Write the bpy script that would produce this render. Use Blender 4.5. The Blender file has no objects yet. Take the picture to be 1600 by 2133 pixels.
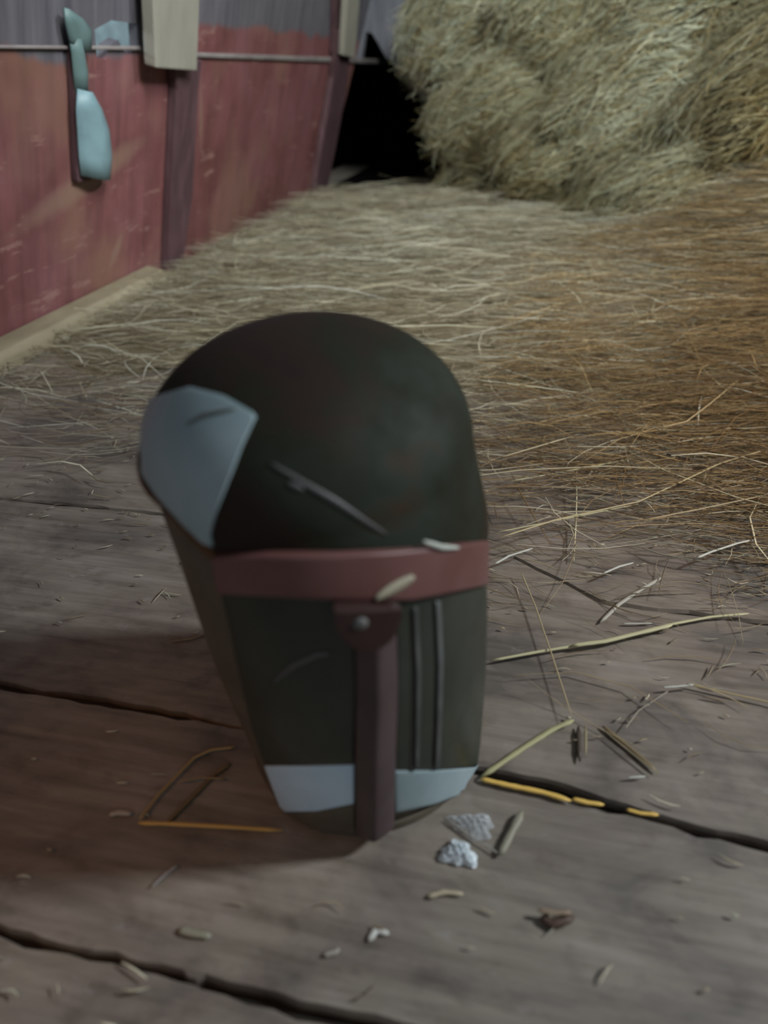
import bpy, math, random
import numpy as np
from mathutils import Vector, Matrix
from mathutils.bvhtree import BVHTree

SC = bpy.context.scene
COL = SC.collection
rng = np.random.default_rng(7)
random.seed(7)

# ------------------------------------------------------------------ camera
F = 1450.0; CX, CY = 800.0, 1066.5; CAMH = 0.60
def _n(v): v = np.array(v, float); return v / np.linalg.norm(v)
def _d(x, y): return np.array([x - CX, -(y - CY), -F])
_Y = _n(_d(1180, 130)); _X = -_n(_d(-6160, 265)); _X = _n(_X - _Y * _X.dot(_Y)); _Z = np.cross(_X, _Y)
RW = np.array([_X, _Y, _Z])                    # camera axes -> world
CAM = np.array([0, 0, CAMH])
def ray(x, y): return RW @ _d(x, y)
def on_floor(x, y, z=0.0):
    w = ray(x, y); return CAM + w * ((z - CAMH) / w[2])
def at_depth(x, y, Y):
    w = ray(x, y); return CAM + w * (Y / w[1])
cd = bpy.data.cameras.new('camera'); cam = bpy.data.objects.new('camera', cd); COL.objects.link(cam)
cd.sensor_fit = 'VERTICAL'; cd.sensor_height = 36.0; cd.lens = 36.0 * F / 2133.0
cd.clip_start = 0.01; cd.clip_end = 60
M = Matrix(RW.tolist()).to_4x4(); M.translation = Vector(CAM); cam.matrix_world = M
cd.dof.use_dof = True; cd.dof.focus_distance = 1.0; cd.dof.aperture_fstop = 2.4
SC.camera = cam

# ------------------------------------------------------------------ light and exposure
world = bpy.data.worlds.new('world'); SC.world = world; world.use_nodes = True
bg = world.node_tree.nodes['Background']; bg.inputs[0].default_value = (0.80, 0.90, 1.0, 1); bg.inputs[1].default_value = 0.13
def area(name, loc, target, size, power, col, size_y=None):
    l = bpy.data.lights.new(name, 'AREA'); l.energy = power; l.color = col; l.size = size
    if size_y: l.shape = 'RECTANGLE'; l.size_y = size_y
    o = bpy.data.objects.new(name, l); COL.objects.link(o); o.location = loc
    o.rotation_euler = (Vector(target) - Vector(loc)).to_track_quat('-Z', 'Y').to_euler(); return o
def spot(name, loc, target, power, col, angle, blend=1.0, rad=0.1):
    l = bpy.data.lights.new(name, 'SPOT'); l.energy = power; l.color = col; l.spot_size = math.radians(angle); l.spot_blend = blend; l.shadow_soft_size = rad
    o = bpy.data.objects.new(name, l); COL.objects.link(o); o.location = loc
    o.rotation_euler = (Vector(target) - Vector(loc)).to_track_quat('-Z', 'Y').to_euler(); return o
area('daylight_window', (3.2, 1.40, 2.6), (0.0, 0.6, 0.0), 0.45, 150, (0.90, 0.96, 1.0), 0.5)
area('fill_front', (0.5, -1.8, 1.1), (-0.1, 0.5, 0.2), 1.0, 3.5, (0.88, 0.95, 1.0))  # added fill from the front to brighten the helmet plates
o_ = area('fill_wall_heap', (1.3, 0.2, 2.3), (-0.5, 3.4, 0.6), 0.9, 40, (0.94, 1.0, 0.97), 0.9); o_.data.spread = math.radians(75)  # added fill, spread narrowed to brighten the wall and heap
spot('warm_lamp', (1.5, 1.2, 1.9), (0.65, 1.45, 0.0), 60, (1.0, 0.50, 0.15), 60, 1.0, 0.15)
spot('warm_fill_low', (-0.72, -0.15, 1.0), (-0.36, 0.38, 0.0), 6.5, (1.0, 0.36, 0.05), 32, 1.0, 0.1)  # added warm spot, narrowed to tint the helmet's shadow
area('daylight_outside', (-3.0, 1.6, 1.6), (-2.6, 2.4, 0.7), 0.6, 70, (0.75, 0.9, 1.0))
SC.view_settings.view_transform = 'Standard'; SC.view_settings.look = 'None'
SC.view_settings.exposure = 0.0; SC.view_settings.gamma = 1.0; SC.view_settings.use_curve_mapping = False

# ------------------------------------------------------------------ helpers
def tag(o, label=None, cat=None, group=None, kind=None):
    if label: o['label'] = label
    if cat: o['category'] = cat
    if group: o['group'] = group
    if kind: o['kind'] = kind
    return o
def empty(name, loc=(0, 0, 0)):
    o = bpy.data.objects.new(name, None); COL.objects.link(o); o.location = loc; o.empty_display_size = 0.05; return o
def mesh(name, verts, faces, mat, parent=None, smooth=True, cols=None, kind=None):
    me = bpy.data.meshes.new(name)
    verts = np.asarray(verts, dtype=np.float32).reshape(-1, 3)
    if parent is not None: verts = verts - np.array(parent.location, dtype=np.float32)
    if isinstance(faces, np.ndarray):
        k = faces.shape[1]; nf = len(faces)
        me.vertices.add(len(verts)); me.vertices.foreach_set('co', verts.ravel())
        me.loops.add(nf * k); me.loops.foreach_set('vertex_index', faces.ravel().astype(np.int32))
        me.polygons.add(nf); me.polygons.foreach_set('loop_start', np.arange(0, nf * k, k, dtype=np.int32))
        me.update(calc_edges=True)
    else:
        me.from_pydata([tuple(v) for v in verts.tolist()], [], [tuple(int(i) for i in f_) for f_ in faces])
    me.polygons.foreach_set('use_smooth', [smooth] * len(me.polygons))
    if cols is not None:
        ca = me.color_attributes.new('tint', 'FLOAT_COLOR', 'POINT')
        c4 = np.ones((len(verts), 4), dtype=np.float32); c4[:, :3] = cols
        ca.data.foreach_set('color', c4.ravel())
    me.materials.append(mat); me.validate(); me.update()
    o = bpy.data.objects.new(name, me); COL.objects.link(o)
    if parent is not None: o.parent = parent
    if kind: o['kind'] = kind
    return o
class N:
    """small node-tree helper"""
    def __init__(s, name):
        s.m = bpy.data.materials.new(name); s.m.use_nodes = True; s.t = s.m.node_tree
        s.b = s.t.nodes['Principled BSDF']; s.tc = s.t.nodes.new('ShaderNodeTexCoord')
    def new(s, typ, **kw):
        n = s.t.nodes.new(typ)
        for k, v in kw.items(): setattr(n, k, v)
        return n
    def link(s, a, b): s.t.links.new(a, b)
    def noise(s, scale, detail=4, stretch=(1, 1, 1), rough=0.55, loc=(0, 0, 0), dist=0.0):
        mp = s.new('ShaderNodeMapping'); mp.inputs['Scale'].default_value = stretch; mp.inputs['Location'].default_value = loc
        s.link(s.tc.outputs['Object'], mp.inputs['Vector'])
        nz = s.new('ShaderNodeTexNoise'); nz.inputs['Scale'].default_value = scale; nz.inputs['Detail'].default_value = detail
        nz.inputs['Roughness'].default_value = rough; nz.inputs['Distortion'].default_value = dist
        s.link(mp.outputs[0], nz.inputs['Vector']); return nz.outputs['Fac']
    def ramp(s, fac, stops):
        r = s.new('ShaderNodeValToRGB'); e = r.color_ramp.elements
        while len(e) < len(stops): e.new(0.5)
        for i, (p, c) in enumerate(stops): e[i].position = p; e[i].color = (*c, 1) if len(c) == 3 else c
        s.link(fac, r.inputs[0]); return r.outputs[0]
    def mix(s, fac, a, b, mode='MIX'):
        m = s.new('ShaderNodeMix', data_type='RGBA', blend_type=mode)
        for v, k in ((fac, 0), (a, 6), (b, 7)):
            if isinstance(v, (int, float)): m.inputs[k].default_value = v
            elif isinstance(v, tuple): m.inputs[k].default_value = (*v, 1)
            else: s.link(v, m.inputs[k])
        return m.outputs[2]
    def done(s, col, rough=0.7, bump=None, bstr=0.3, bdist=0.002, metallic=0.0, spec=0.5):
        if isinstance(col, tuple): s.b.inputs['Base Color'].default_value = (*col, 1)
        else: s.link(col, s.b.inputs['Base Color'])
        if isinstance(rough, (int, float)): s.b.inputs['Roughness'].default_value = rough
        else: s.link(rough, s.b.inputs['Roughness'])
        s.b.inputs['Metallic'].default_value = metallic; s.b.inputs['Specular IOR Level'].default_value = spec
        if bump is not None:
            b = s.new('ShaderNodeBump'); b.inputs['Strength'].default_value = bstr; b.inputs['Distance'].default_value = bdist
            s.link(bump, b.inputs['Height']); s.link(b.outputs[0], s.b.inputs['Normal'])
        return s.m

# ------------------------------------------------------------------ materials
def mat_floor():
    n = N('old_floor_boards')
    g = n.noise(1.0, 8, (5, 70, 5), 0.65)
    b = n.noise(5.0, 5, (1, 1.8, 1), 0.62, (0, 0, 0), 0.6)
    s = n.noise(22.0, 5, (1, 1.5, 1), 0.6, (3, 1, 0))
    base = n.ramp(g, [(0.30, (0.150, 0.128, 0.108)), (0.50, (0.225, 0.198, 0.172)), (0.72, (0.29, 0.26, 0.23))])
    tone = n.ramp(b, [(0.36, (0.50, 0.50, 0.49)), (0.45, (0.80, 0.755, 0.73)), (0.54, (0.95, 0.93, 0.86)), (0.66, (1.12, 1.08, 1.08))])
    c = n.mix(1.0, base, tone, 'MULTIPLY')
    st = n.ramp(s, [(0.30, (0.55, 0.50, 0.48)), (0.46, (1, 1, 1))])
    c = n.mix(0.6, c, st, 'MULTIPLY')
    fl = n.ramp(n.noise(16.0, 6, (1, 2.6, 1), 0.7, (9, 4, 0)), [(0.62, (0, 0, 0)), (0.70, (1, 1, 1))])
    c = n.mix(n.mix(0.5, (0, 0, 0), fl), c, (0.33, 0.31, 0.30))
    return n.done(c, 0.62, g, 0.35, 0.004)
def mat_red():
    n = N('chipped_red_paint')
    # object Z is the height on the wall, Y runs along it
    a = n.noise(3.0, 5, (1, 1, 1), 0.6)
    v = n.noise(1.0, 7, (8, 24, 1.4), 0.65, (2, 0, 5))
    red = n.ramp(a, [(0.3, (0.13, 0.042, 0.038)), (0.5, (0.20, 0.074, 0.076)), (0.75, (0.26, 0.11, 0.125))])
    red = n.mix(0.45, red, n.ramp(v, [(0.35, (0.35, 0.35, 0.40)), (0.62, (1, 1, 1))]), 'MULTIPLY')
    ch = n.ramp(n.noise(1.0, 6, (6, 6, 26), 0.7, (1, 7, 2)), [(0.60, (0, 0, 0)), (0.66, (1, 1, 1))])
    c = n.mix(n.mix(0.55, (0, 0, 0), ch), red, (0.34, 0.20, 0.17))
    du = n.ramp(n.noise(2.1, 3, (1, 1.3, 1.6), 0.5, (4.3, 2.2, 1)), [(0.52, (0, 0, 0)), (0.66, (1, 1, 1))])
    c = n.mix(n.mix(0.55, (0, 0, 0), du), c, (0.24, 0.13, 0.09))
    sep = n.new('ShaderNodeSeparateXYZ'); n.link(n.tc.outputs['Object'], sep.inputs[0])
    # dusty smears on the boards; beside the dark batten, a painted lit strip
    for (A_, B_, w_, k_) in ((on_wall(-40, 535), on_wall(335, 268), 0.055, 0.75), (on_wall(262, 470), on_wall(222, 575), 0.03, 0.7), (on_wall(420, 150), on_wall(418, 330), 0.022, 0.6), (on_wall(470, 490), on_wall(440, 560), 0.05, 0.5)):
        mp = n.new('ShaderNodeMapping'); n.link(n.tc.outputs['Object'], mp.inputs['Vector'])
        cx_, L_ = (A_ + B_) / 2, B_ - A_; an = math.atan2(L_[2], L_[1])
        mp.vector_type = 'TEXTURE'; mp.inputs['Location'].default_value = tuple(cx_); mp.inputs['Rotation'].default_value = (an, 0, 0)
        mp.inputs['Scale'].default_value = (1.0, np.linalg.norm(L_[1:]) * 0.62, w_)
        sp = n.new('ShaderNodeSeparateXYZ'); n.link(mp.outputs[0], sp.inputs[0])
        cb = n.new('ShaderNodeCombineXYZ'); n.link(sp.outputs['Y'], cb.inputs['Y']); n.link(sp.outputs['Z'], cb.inputs['Z'])
        ln = n.new('ShaderNodeVectorMath', operation='LENGTH'); n.link(cb.outputs[0], ln.inputs[0])
        ad_ = n.new('ShaderNodeMath', operation='MULTIPLY_ADD'); n.link(n.noise(9.0, 5), ad_.inputs[0]); ad_.inputs[1].default_value = 0.55; n.link(ln.outputs['Value'], ad_.inputs[2])
        mk = n.ramp(ad_.outputs[0], [(0.0, (1, 1, 1)), (0.62, (0.8, 0.8, 0.8)), (1.0, (0, 0, 0))])
        mk.node.color_ramp.elements[0].position = 0.35
        c = n.mix(n.mix(k_, (0, 0, 0), mk), c, (0.25, 0.155, 0.115))
    # above the rail the paint has weathered to grey
    ad = n.new('ShaderNodeMath', operation='MULTIPLY_ADD'); n.link(n.noise(2.0, 3, (1, 3, 1), 0.5, (5, 5, 5)), ad.inputs[0]); ad.inputs[1].default_value = -0.10; n.link(sep.outputs['Z'], ad.inputs[2])
    mr = n.new('ShaderNodeMapRange'); n.link(sep.outputs['Y'], mr.inputs['Value']); yb_ = on_wall(395, 130)[1]
    mr.inputs['From Min'].default_value = yb_ - 0.05; mr.inputs['From Max'].default_value = yb_ + 0.05; mr.inputs['To Max'].default_value = -on_wall(560, 62)[2] + on_wall(560, 120)[2]
    a2 = n.new('ShaderNodeMath', operation='ADD'); n.link(ad.outputs[0], a2.inputs[0]); n.link(mr.outputs[0], a2.inputs[1])
    gr = n.ramp(a2.outputs[0], [(0.575, (0, 0, 0)), (0.592, (1, 1, 1))])
    grey = n.ramp(v, [(0.3, (0.075, 0.070, 0.085)), (0.7, (0.155, 0.145, 0.165))])
    c = n.mix(gr, c, grey)
    return n.done(c, 0.6, v, 0.4, 0.003)
def mat_wood(name, lo, hi, stretch=(6, 6, 1.2), rough=0.7):
    n = N(name); g = n.noise(4.0, 6, stretch, 0.6)
    return n.done(n.ramp(g, [(0.3, lo), (0.7, hi)]), rough, g, 0.3, 0.002)
def mat_mottled(name, stops, rough=0.35, metallic=0.0, scale=9.0, spec=0.5, tint=False):
    n = N(name); a = n.noise(scale, 5, (1, 1, 1), 0.6, (1.3, 2.7, 0.4), 0.4)
    c = n.ramp(a, stops)
    if tint:
        at = n.new('ShaderNodeAttribute', attribute_name='tint'); c = n.mix(1.0, at.outputs['Color'], n.ramp(a, [(0.3, (0.75, 0.75, 0.75)), (0.7, (1.25, 1.25, 1.25))]), 'MULTIPLY')
    r = n.ramp(n.noise(scale * 2, 4), [(0.3, (rough * 0.8,) * 3), (0.7, (min(1, rough * 1.4),) * 3)])
    return n.done(c, r, a, 0.15, 0.002, metallic, spec)
def mat_straw():
    n = N('dry_straw'); at = n.new('ShaderNodeAttribute', attribute_name='tint')
    n.done(at.outputs['Color'], 0.5)
    n.b.inputs['Specular IOR Level'].default_value = 0.4
    return n.m
def mat_plain(name, col, rough=0.6, metallic=0.0):
    n = N(name); v = n.noise(14, 4); lo = tuple(c * 0.8 for c in col); hi = tuple(min(1, c * 1.2) for c in col)
    return n.done(n.ramp(v, [(0.3, lo), (0.7, hi)]), rough, v, 0.1, 0.001, metallic)
FLOOR = mat_floor(); STRAW = mat_straw()
DARKRED = mat_wood('dark_red_batten', (0.050, 0.022, 0.026), (0.105, 0.052, 0.062))
PALE = mat_wood('bare_pale_board', (0.24, 0.225, 0.185), (0.30, 0.28, 0.235), (4, 4, 1))
TAN = mat_wood('tan_sill_wood', (0.20, 0.165, 0.105), (0.29, 0.245, 0.165), (6, 1.5, 6))
GREYW = mat_wood('grey_weathered_board', (0.09, 0.09, 0.105), (0.15, 0.15, 0.17), (8, 8, 1))
BLACKW = mat_plain('opening_shade', (0.004, 0.003, 0.003), 0.95); BLACKW.node_tree.nodes['Principled BSDF'].inputs['Specular IOR Level'].default_value = 0.02  # near-black colour stands for the shade inside the opening
LEDGE = mat_wood('grey_rail_edge', (0.16, 0.13, 0.13), (0.30, 0.27, 0.26), (8, 2, 8))
CHAFFM = STRAW
BLUEP = mat_plain('pale_blue_metal', (0.19, 0.30, 0.335), 0.45)
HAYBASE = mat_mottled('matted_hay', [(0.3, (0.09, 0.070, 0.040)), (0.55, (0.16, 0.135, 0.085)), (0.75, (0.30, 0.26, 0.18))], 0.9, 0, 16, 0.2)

# ------------------------------------------------------------------ box helper
def box(p0, p1, bev=0.0):
    x0, y0, z0 = p0; x1, y1, z1 = p1
    v = [(x0, y0, z0), (x1, y0, z0), (x1, y1, z0), (x0, y1, z0), (x0, y0, z1), (x1, y0, z1), (x1, y1, z1), (x0, y1, z1)]
    f = [(0, 3, 2, 1), (4, 5, 6, 7), (0, 1, 5, 4), (1, 2, 6, 5), (2, 3, 7, 6), (3, 0, 4, 7)]
    return v, f
def join(parts):
    V, Fc = [], []
    for v, f in parts:
        o = len(V); V += list(v); Fc += [tuple(i + o for i in q) for q in f]
    return V, Fc
def bevel(o, w=0.003, seg=2):
    m = o.modifiers.new('bevel', 'BEVEL'); m.width = w; m.segments = seg; m.limit_method = 'ANGLE'; return o

# ------------------------------------------------------------------ floor of wide boards (run along X)
def smooth_noise(n, step, amp, seed):
    r = np.random.default_rng(seed); k = r.normal(0, 1, n // step + 3); x = np.arange(n) / step
    return amp * np.interp(x, np.arange(len(k)), k)
seams = [(-1.2, 0.004), (-0.80, 0.004), (-0.42, 0.004), (-0.08, 0.004), (0.2205, 0.0085), (0.4615, 0.0115), (0.832, 0.0055), (1.27, 0.008), (1.66, 0.006), (2.05, 0.006), (2.5, 0.006), (2.95, 0.006), (3.4, 0.006), (3.9, 0.006), (4.4, 0.006), (4.9, 0.006), (5.4, 0.006)]
nx = 520; xs = np.linspace(-1.5, 1.9, nx)
V, Fc = [], []
edges = []
for i, (y, w) in enumerate(seams):
    wob = smooth_noise(nx, 34, 0.0022, 10 + i) + smooth_noise(nx, 6, 0.0013, 50 + i)
    lo = y + wob - w * 0.5 * np.clip(1 + smooth_noise(nx, 16, 0.45, 90 + i) + smooth_noise(nx, 3, 0.28, 190 + i), 0.15, 2.0)
    hi = y + wob + w * 0.5 * np.clip(1 + smooth_noise(nx, 16, 0.45, 130 + i) + smooth_noise(nx, 3, 0.28, 230 + i), 0.15, 2.0)
    # the gap closes to a hairline where the photo shows it tight
    if i == 4:
        k = (xs > -0.22) & (xs < -0.205); lo[k] = y - 0.001; hi[k] = y + 0.0005
        k = xs > 0.02; lo[k] = y - 0.0015; hi[k] = y + 0.0015
    if i == 5:
        lo += np.clip(xs + 0.05, 0, 1) * -0.10; hi += np.clip(xs + 0.05, 0, 1) * -0.10
    if i == 6:
        lo += np.clip(xs - 0.0, 0, 0.12) * -0.65; hi += np.clip(xs - 0.0, 0, 0.12) * -0.65
    edges.append((lo, hi))
for i in range(len(seams) - 1):
    a = edges[i][1]; b = edges[i + 1][0]; dz = random.uniform(-0.0015, 0.0015)
    rows = []
    for (t, z) in ((0, -0.07), (0, -0.004), (0.006, 0.0), (0.25, 0.0), (0.5, 0.0), (0.75, 0.0), (0.994, 0.0), (1, -0.004), (1, -0.07)):
        yy = a + (b - a) * t; zz = np.full(nx, z + dz)
        if 0 < t < 1: zz = zz + 0.0006 * np.sin(xs * 9 + i * 2 + t * 3)
        base = len(V); V += np.stack([xs, yy, zz], 1).tolist(); rows.append(base)
    for r0, r1 in zip(rows[:-1], rows[1:]):
        for k in range(nx - 1): Fc.append((r0 + k, r0 + k + 1, r1 + k + 1, r1 + k))
sv, sf = box((-1.5, -1.2, -0.07), (1.9, 5.4, -0.013)); o0 = len(V); V += sv; Fc += [tuple(i + o0 for i in q) for q in sf]
floor = mesh('floor', V, np.array(Fc), FLOOR, smooth=False, kind='structure')
floor.data.materials.append(mat_plain('joint_shade', (0.022, 0.017, 0.012), 0.95))  # dark slab colour paints in the shade between the boards
for p_ in list(floor.data.polygons)[-6:]: p_.material_index = 1

# ------------------------------------------------------------------ left wall: red boards leaning a little into the barn
WX = -1.30; UP = _n((0.2613, 0.0995, 0.9601)); NRM = _n(np.cross((0, 1, 0), UP)); # outward normal (towards the room)
if NRM[0] < 0: NRM = -NRM
def on_wall(x, y, off=0.0):
    p0 = np.array([WX, 0, 0]) + NRM * off; w = ray(x, y); t = NRM.dot(p0 - CAM) / NRM.dot(w); return CAM + w * t
def wpt(y, h, off=0.0): return np.array([WX, y, 0]) + UP * h / UP[2] + NRM * off
def wall_prism(name, px, thick, mat, off=0.0, parent=None, kind='structure', smooth=False, bev=0.004):
    pts = [on_wall(x, y, off) for x, y in px]; n_ = len(pts)
    v = [p + NRM * thick for p in pts] + pts
    f = [tuple(range(n_)), tuple(range(2 * n_ - 1, n_ - 1, -1))] + [(i, n_ + i, n_ + (i + 1) % n_, (i + 1) % n_) for i in range(n_)]
    o = mesh(name, v, f, mat, parent, smooth, kind=kind)
    bevel(o, bev); return o
# wall boards with the torn hole beside the pale board left open
RED = mat_red()
YE = on_wall(715, 230)[1]
def wall_sheet():
    hole = [(197, 62), (232, 42), (285, 50), (288, 100), (262, 112), (246, 84), (226, 96), (222, 124), (202, 122)]
    hp = [on_wall(x, y) for x, y in hole]
    return hp
hp = wall_sheet()
import bmesh
bm = bmesh.new()
outer = [wpt(-0.3, -0.02), wpt(YE - 0.13, -0.02), wpt(YE + 0.02, 0.75), wpt(YE + 0.10, 1.25), wpt(-0.3, 1.25)]
def loop(bm, pts):
    vs = [bm.verts.new(Vector(p)) for p in pts]; return [bm.edges.new((vs[i], vs[(i + 1) % len(vs)])) for i in range(len(vs))]
es = loop(bm, outer) + loop(bm, hp)
bmesh.ops.triangle_fill(bm, use_beauty=True, use_dissolve=False, edges=es)
for f_ in list(bm.faces):
    if Vector(NRM).dot(f_.normal) < 0: f_.normal_flip()
me = bpy.data.meshes.new('wall_left'); bm.to_mesh(me); bm.free(); me.materials.append(RED)
wl = bpy.data.objects.new('wall_left', me); COL.objects.link(wl); wl['kind'] = 'structure'
sm = wl.modifiers.new('solid', 'SOLIDIFY'); sm.thickness = 0.025; sm.offset = -1
# rail along the wall at the joint of the lower boards
def rail(name, x0, x1, ys, mat, thick):
    top = [(x, y - ys) for x, y in ((x0[0], x0[1]), (x1[0], x1[1]))]; bot = [(x1[0], x1[1] + ys), (x0[0], x0[1] + ys)]
    return wall_prism(name, top + bot, thick, mat, 0.001)
rail('trim_1', (-60, 95), (290, 99), 4, LEDGE, 0.010)
rail('trim_2', (398, 113), (800, 128), 5, LEDGE, 0.010)
# dark red upright battens
wall_prism('trim_3', [(345, 120), (404, 120), (396, 180), (385, 400), (358, 600), (332, 598), (340, 400), (350, 180)], 0.03, DARKRED, 0.001)
wall_prism('trim_4', [(690, 60), (724, 60), (712, 180), (690, 300), (664, 430), (640, 432), (660, 300), (683, 160)], 0.03, DARKRED, 0.001)
wall_prism('trim_5', [(136, 92), (160, 92), (178, 372), (148, 376)], 0.02, DARKRED, 0.001)
wall_prism('trim_6', [(690, -40), (706, -40), (700, 110), (685, 110)], 0.02, DARKRED, 0.001)
# tan sill at the foot of the wall
sl = [on_floor(-120, 860), on_floor(300, 612), on_floor(350, 590)]
y0, y1 = on_floor(-60, 800)[1], on_floor(345, 592)[1]
prof = [(WX - 0.01, 0.0), (WX + 0.085, 0.0), (WX + 0.085, 0.035), (WX + 0.075, 0.05), (WX - 0.01 + 0.03, 0.06)]
v = [(x, y, z) for y in (y0 - 0.3, y1) for x, z in prof]; k = len(prof)
f = [tuple(range(k)), tuple(range(2 * k - 1, k - 1, -1))] + [(i, k + i, k + (i + 1) % k, (i + 1) % k) for i in range(k)]
bevel(mesh('baseboard_left', v, f, TAN, smooth=False, kind='structure'), 0.006)

# pale boards nailed over the wall
def board(label, px, off, thick):
    o = wall_prism('wooden_board', px, thick, PALE, off, kind='thing'); del o['kind']
    tag(o, label, 'board'); return o
board('wide pale unpainted board ending above the red wall, beside the torn hole', [(290, -60), (393, -60), (388, 141), (300, 134)], 0.032, 0.035)
board('narrow pale unpainted board on the wall beside the dark opening', [(714, -60), (742, -60), (728, 118), (704, 112)], 0.032, 0.03)

# pale blue curved metal blade hanging on the wall
bl = empty('hanging_blade', on_wall(165, 200, 0.02)); tag(bl, 'pale blue curved metal blade hanging on the red wall', 'tool')
def ribbon_on_wall(name, left, right, off, bulge, mat, parent, thick=0.004):
    nL = len(left); K = 7; Vv = []
    for (a, b) in zip(left, right):
        A = on_wall(*a, off); B = on_wall(*b, off)
        for j in range(K):
            t = j / (K - 1); Vv.append(A + (B - A) * t + NRM * bulge * math.sin(math.pi * t))
    n0 = len(Vv); Vv += [p - NRM * thick for p in Vv]
    Ff = []
    for i in range(nL - 1):
        for j in range(K - 1):
            a = i * K + j; Ff.append((a, a + 1, a + K + 1, a + K)); Ff.append((n0 + a, n0 + a + K, n0 + a + K + 1, n0 + a + 1))
    bd = [(0 * K + j, 0 * K + j + 1) for j in range(K - 1)] + [((nL - 1) * K + j + 1, (nL - 1) * K + j) for j in range(K - 1)] + [((i + 1) * K, i * K) for i in range(nL - 1)] + [(i * K + K - 1, (i + 1) * K + K - 1) for i in range(nL - 1)]
    Ff += [(b, a, n0 + a, n0 + b) for a, b in bd]
    return mesh(name, Vv, Ff, mat, parent)
BLUED = mat_plain('tarnished_blue_metal', (0.12, 0.19, 0.19), 0.5)
ribbon_on_wall('blade', [(163, 185), (160, 230), (163, 280), (166, 330), (170, 366)], [(182, 187), (212, 225), (228, 270), (234, 320), (231, 373)], 0.028, 0.025, BLUEP, bl)
ribbon_on_wall('strap', [(146, 80), (150, 110), (154, 150), (158, 195)], [(172, 76), (176, 110), (184, 150), (184, 195)], 0.022, 0.012, BLUED, bl)
ribbon_on_wall('flap', [(134, 16), (138, 50), (146, 84), (160, 104)], [(140, 17), (172, 38), (192, 62), (192, 104)], 0.025, 0.01, BLUED, bl)

# daylight outside the torn hole: added pale panel stands for the bright sky
OUT = mat_plain('pale_blue_outside', (0.55, 0.75, 0.85), 0.9)
oc = on_wall(240, 85)
pv, pf = box((oc[0] - 1.3, oc[1] + 0.0, 0.1), (oc[0] - 1.25, oc[1] + 2.6, 1.6))
mesh('sky_panel', pv, pf, OUT, smooth=False, kind='structure')

# ------------------------------------------------------------------ back wall with dark opening
YB = YE + 0.45
bp = [(560, -200), (1100, -200), (1100, 260), (950, 230), (880, 205), (834, 150), (803, 118), (776, 70), (762, 66), (752, 130), (600, 130)]
pts = [at_depth(x, y, YB) for x, y in bp]; k = len(pts)
v = [p for p in pts] + [p + np.array([0, 0.05, 0]) for p in pts]
f = [tuple(range(k - 1, -1, -1)), tuple(range(k, 2 * k))] + [(i, (i + 1) % k, k + (i + 1) % k, k + i) for i in range(k)]
mesh('wall_back', v, f, GREYW, smooth=False, kind='structure')
x0 = WX - 0.9
dk = join([box((x0, YB + 1.6, -0.03), (2.2, YB + 1.65, 2.2)), box((x0, YB + 0.06, 1.05), (2.2, YB + 1.6, 1.10)), box((x0 - 0.05, YE + 0.1, -0.03), (x0, YB + 1.6, 2.2)), box((x0, YE + 0.05, -0.06), (2.2, YB + 1.6, -0.005)), box((-1.27, 4.1, 0.004), (1.2, YB + 1.6, 0.010))])  # box and floor slab coloured black for the shade of the opening
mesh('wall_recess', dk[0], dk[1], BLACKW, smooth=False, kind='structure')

# ------------------------------------------------------------------ straw
PALS = np.array([(0.38, 0.33, 0.23), (0.46, 0.42, 0.31), (0.28, 0.23, 0.15), (0.38, 0.37, 0.28), (0.22, 0.17, 0.11), (0.62, 0.58, 0.44), (0.33, 0.27, 0.19)])
def strands(P, D, U, L, W, cols, bend=0.12, sag=0.0, seg=3):
    """numpy batch of thin three-sided tapered stalks; P centres, D directions, U up vectors"""
    n_ = len(P); t = np.linspace(-0.5, 0.5, seg + 1)
    S = np.cross(D, U); S /= np.linalg.norm(S, axis=1)[:, None] + 1e-9
    N2 = np.cross(S, D)
    b1 = rng.normal(0, bend, n_)[:, None]; b2 = rng.normal(0, bend * 0.5, n_)[:, None]
    V = np.zeros((n_, seg + 1, 3, 3), dtype=np.float32)
    for i, tt in enumerate(t):
        c = P + D * (L * tt)[:, None] + S * (L[:, None] * b1 * (4 * tt * tt)) + N2 * (L[:, None] * b2 * (4 * tt * tt - 0.3)) 
        w = W * (1.0 if 0 < i < seg else 0.45)
        for j, an in enumerate((0.5, 2.6, 4.7)):
            V[:, i, j] = c + S * (w * math.cos(an))[:, None] + N2 * (w * math.sin(an) * 0.7)[:, None]
    idx = np.arange(n_ * (seg + 1) * 3).reshape(n_, seg + 1, 3); Fl = []
    for i in range(seg):
        for j in range(3):
            k = (j + 1) % 3
            Fl.append(np.stack([idx[:, i, j], idx[:, i, k], idx[:, i + 1, k], idx[:, i + 1, j]], 1))
    return V.reshape(-1, 3), np.concatenate(Fl), np.repeat(cols, (seg + 1) * 3, axis=0)
def pick_cols(n_, pal=PALS, jit=0.12):
    return np.clip(pal[rng.integers(0, len(pal), n_)] * (1 + rng.normal(0, jit, n_))[:, None], 0.01, 0.8)
def sstep(a, b, x): t = np.clip((x - a) / (b - a), 0, 1); return t * t * (3 - 2 * t)
def vnoise(x, y, s, seed):
    r = np.random.default_rng(seed); g = r.random((64, 64)); xx = (x * s) % 63; yy = (y * s) % 63
    i = xx.astype(int); j = yy.astype(int); a = xx - i; b = yy - j; a = a * a * (3 - 2 * a); b = b * b * (3 - 2 * b)
    return (g[i, j] * (1 - a) + g[i + 1, j] * a) * (1 - b) + (g[i, j + 1] * (1 - a) + g[i + 1, j + 1] * a) * b
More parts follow.
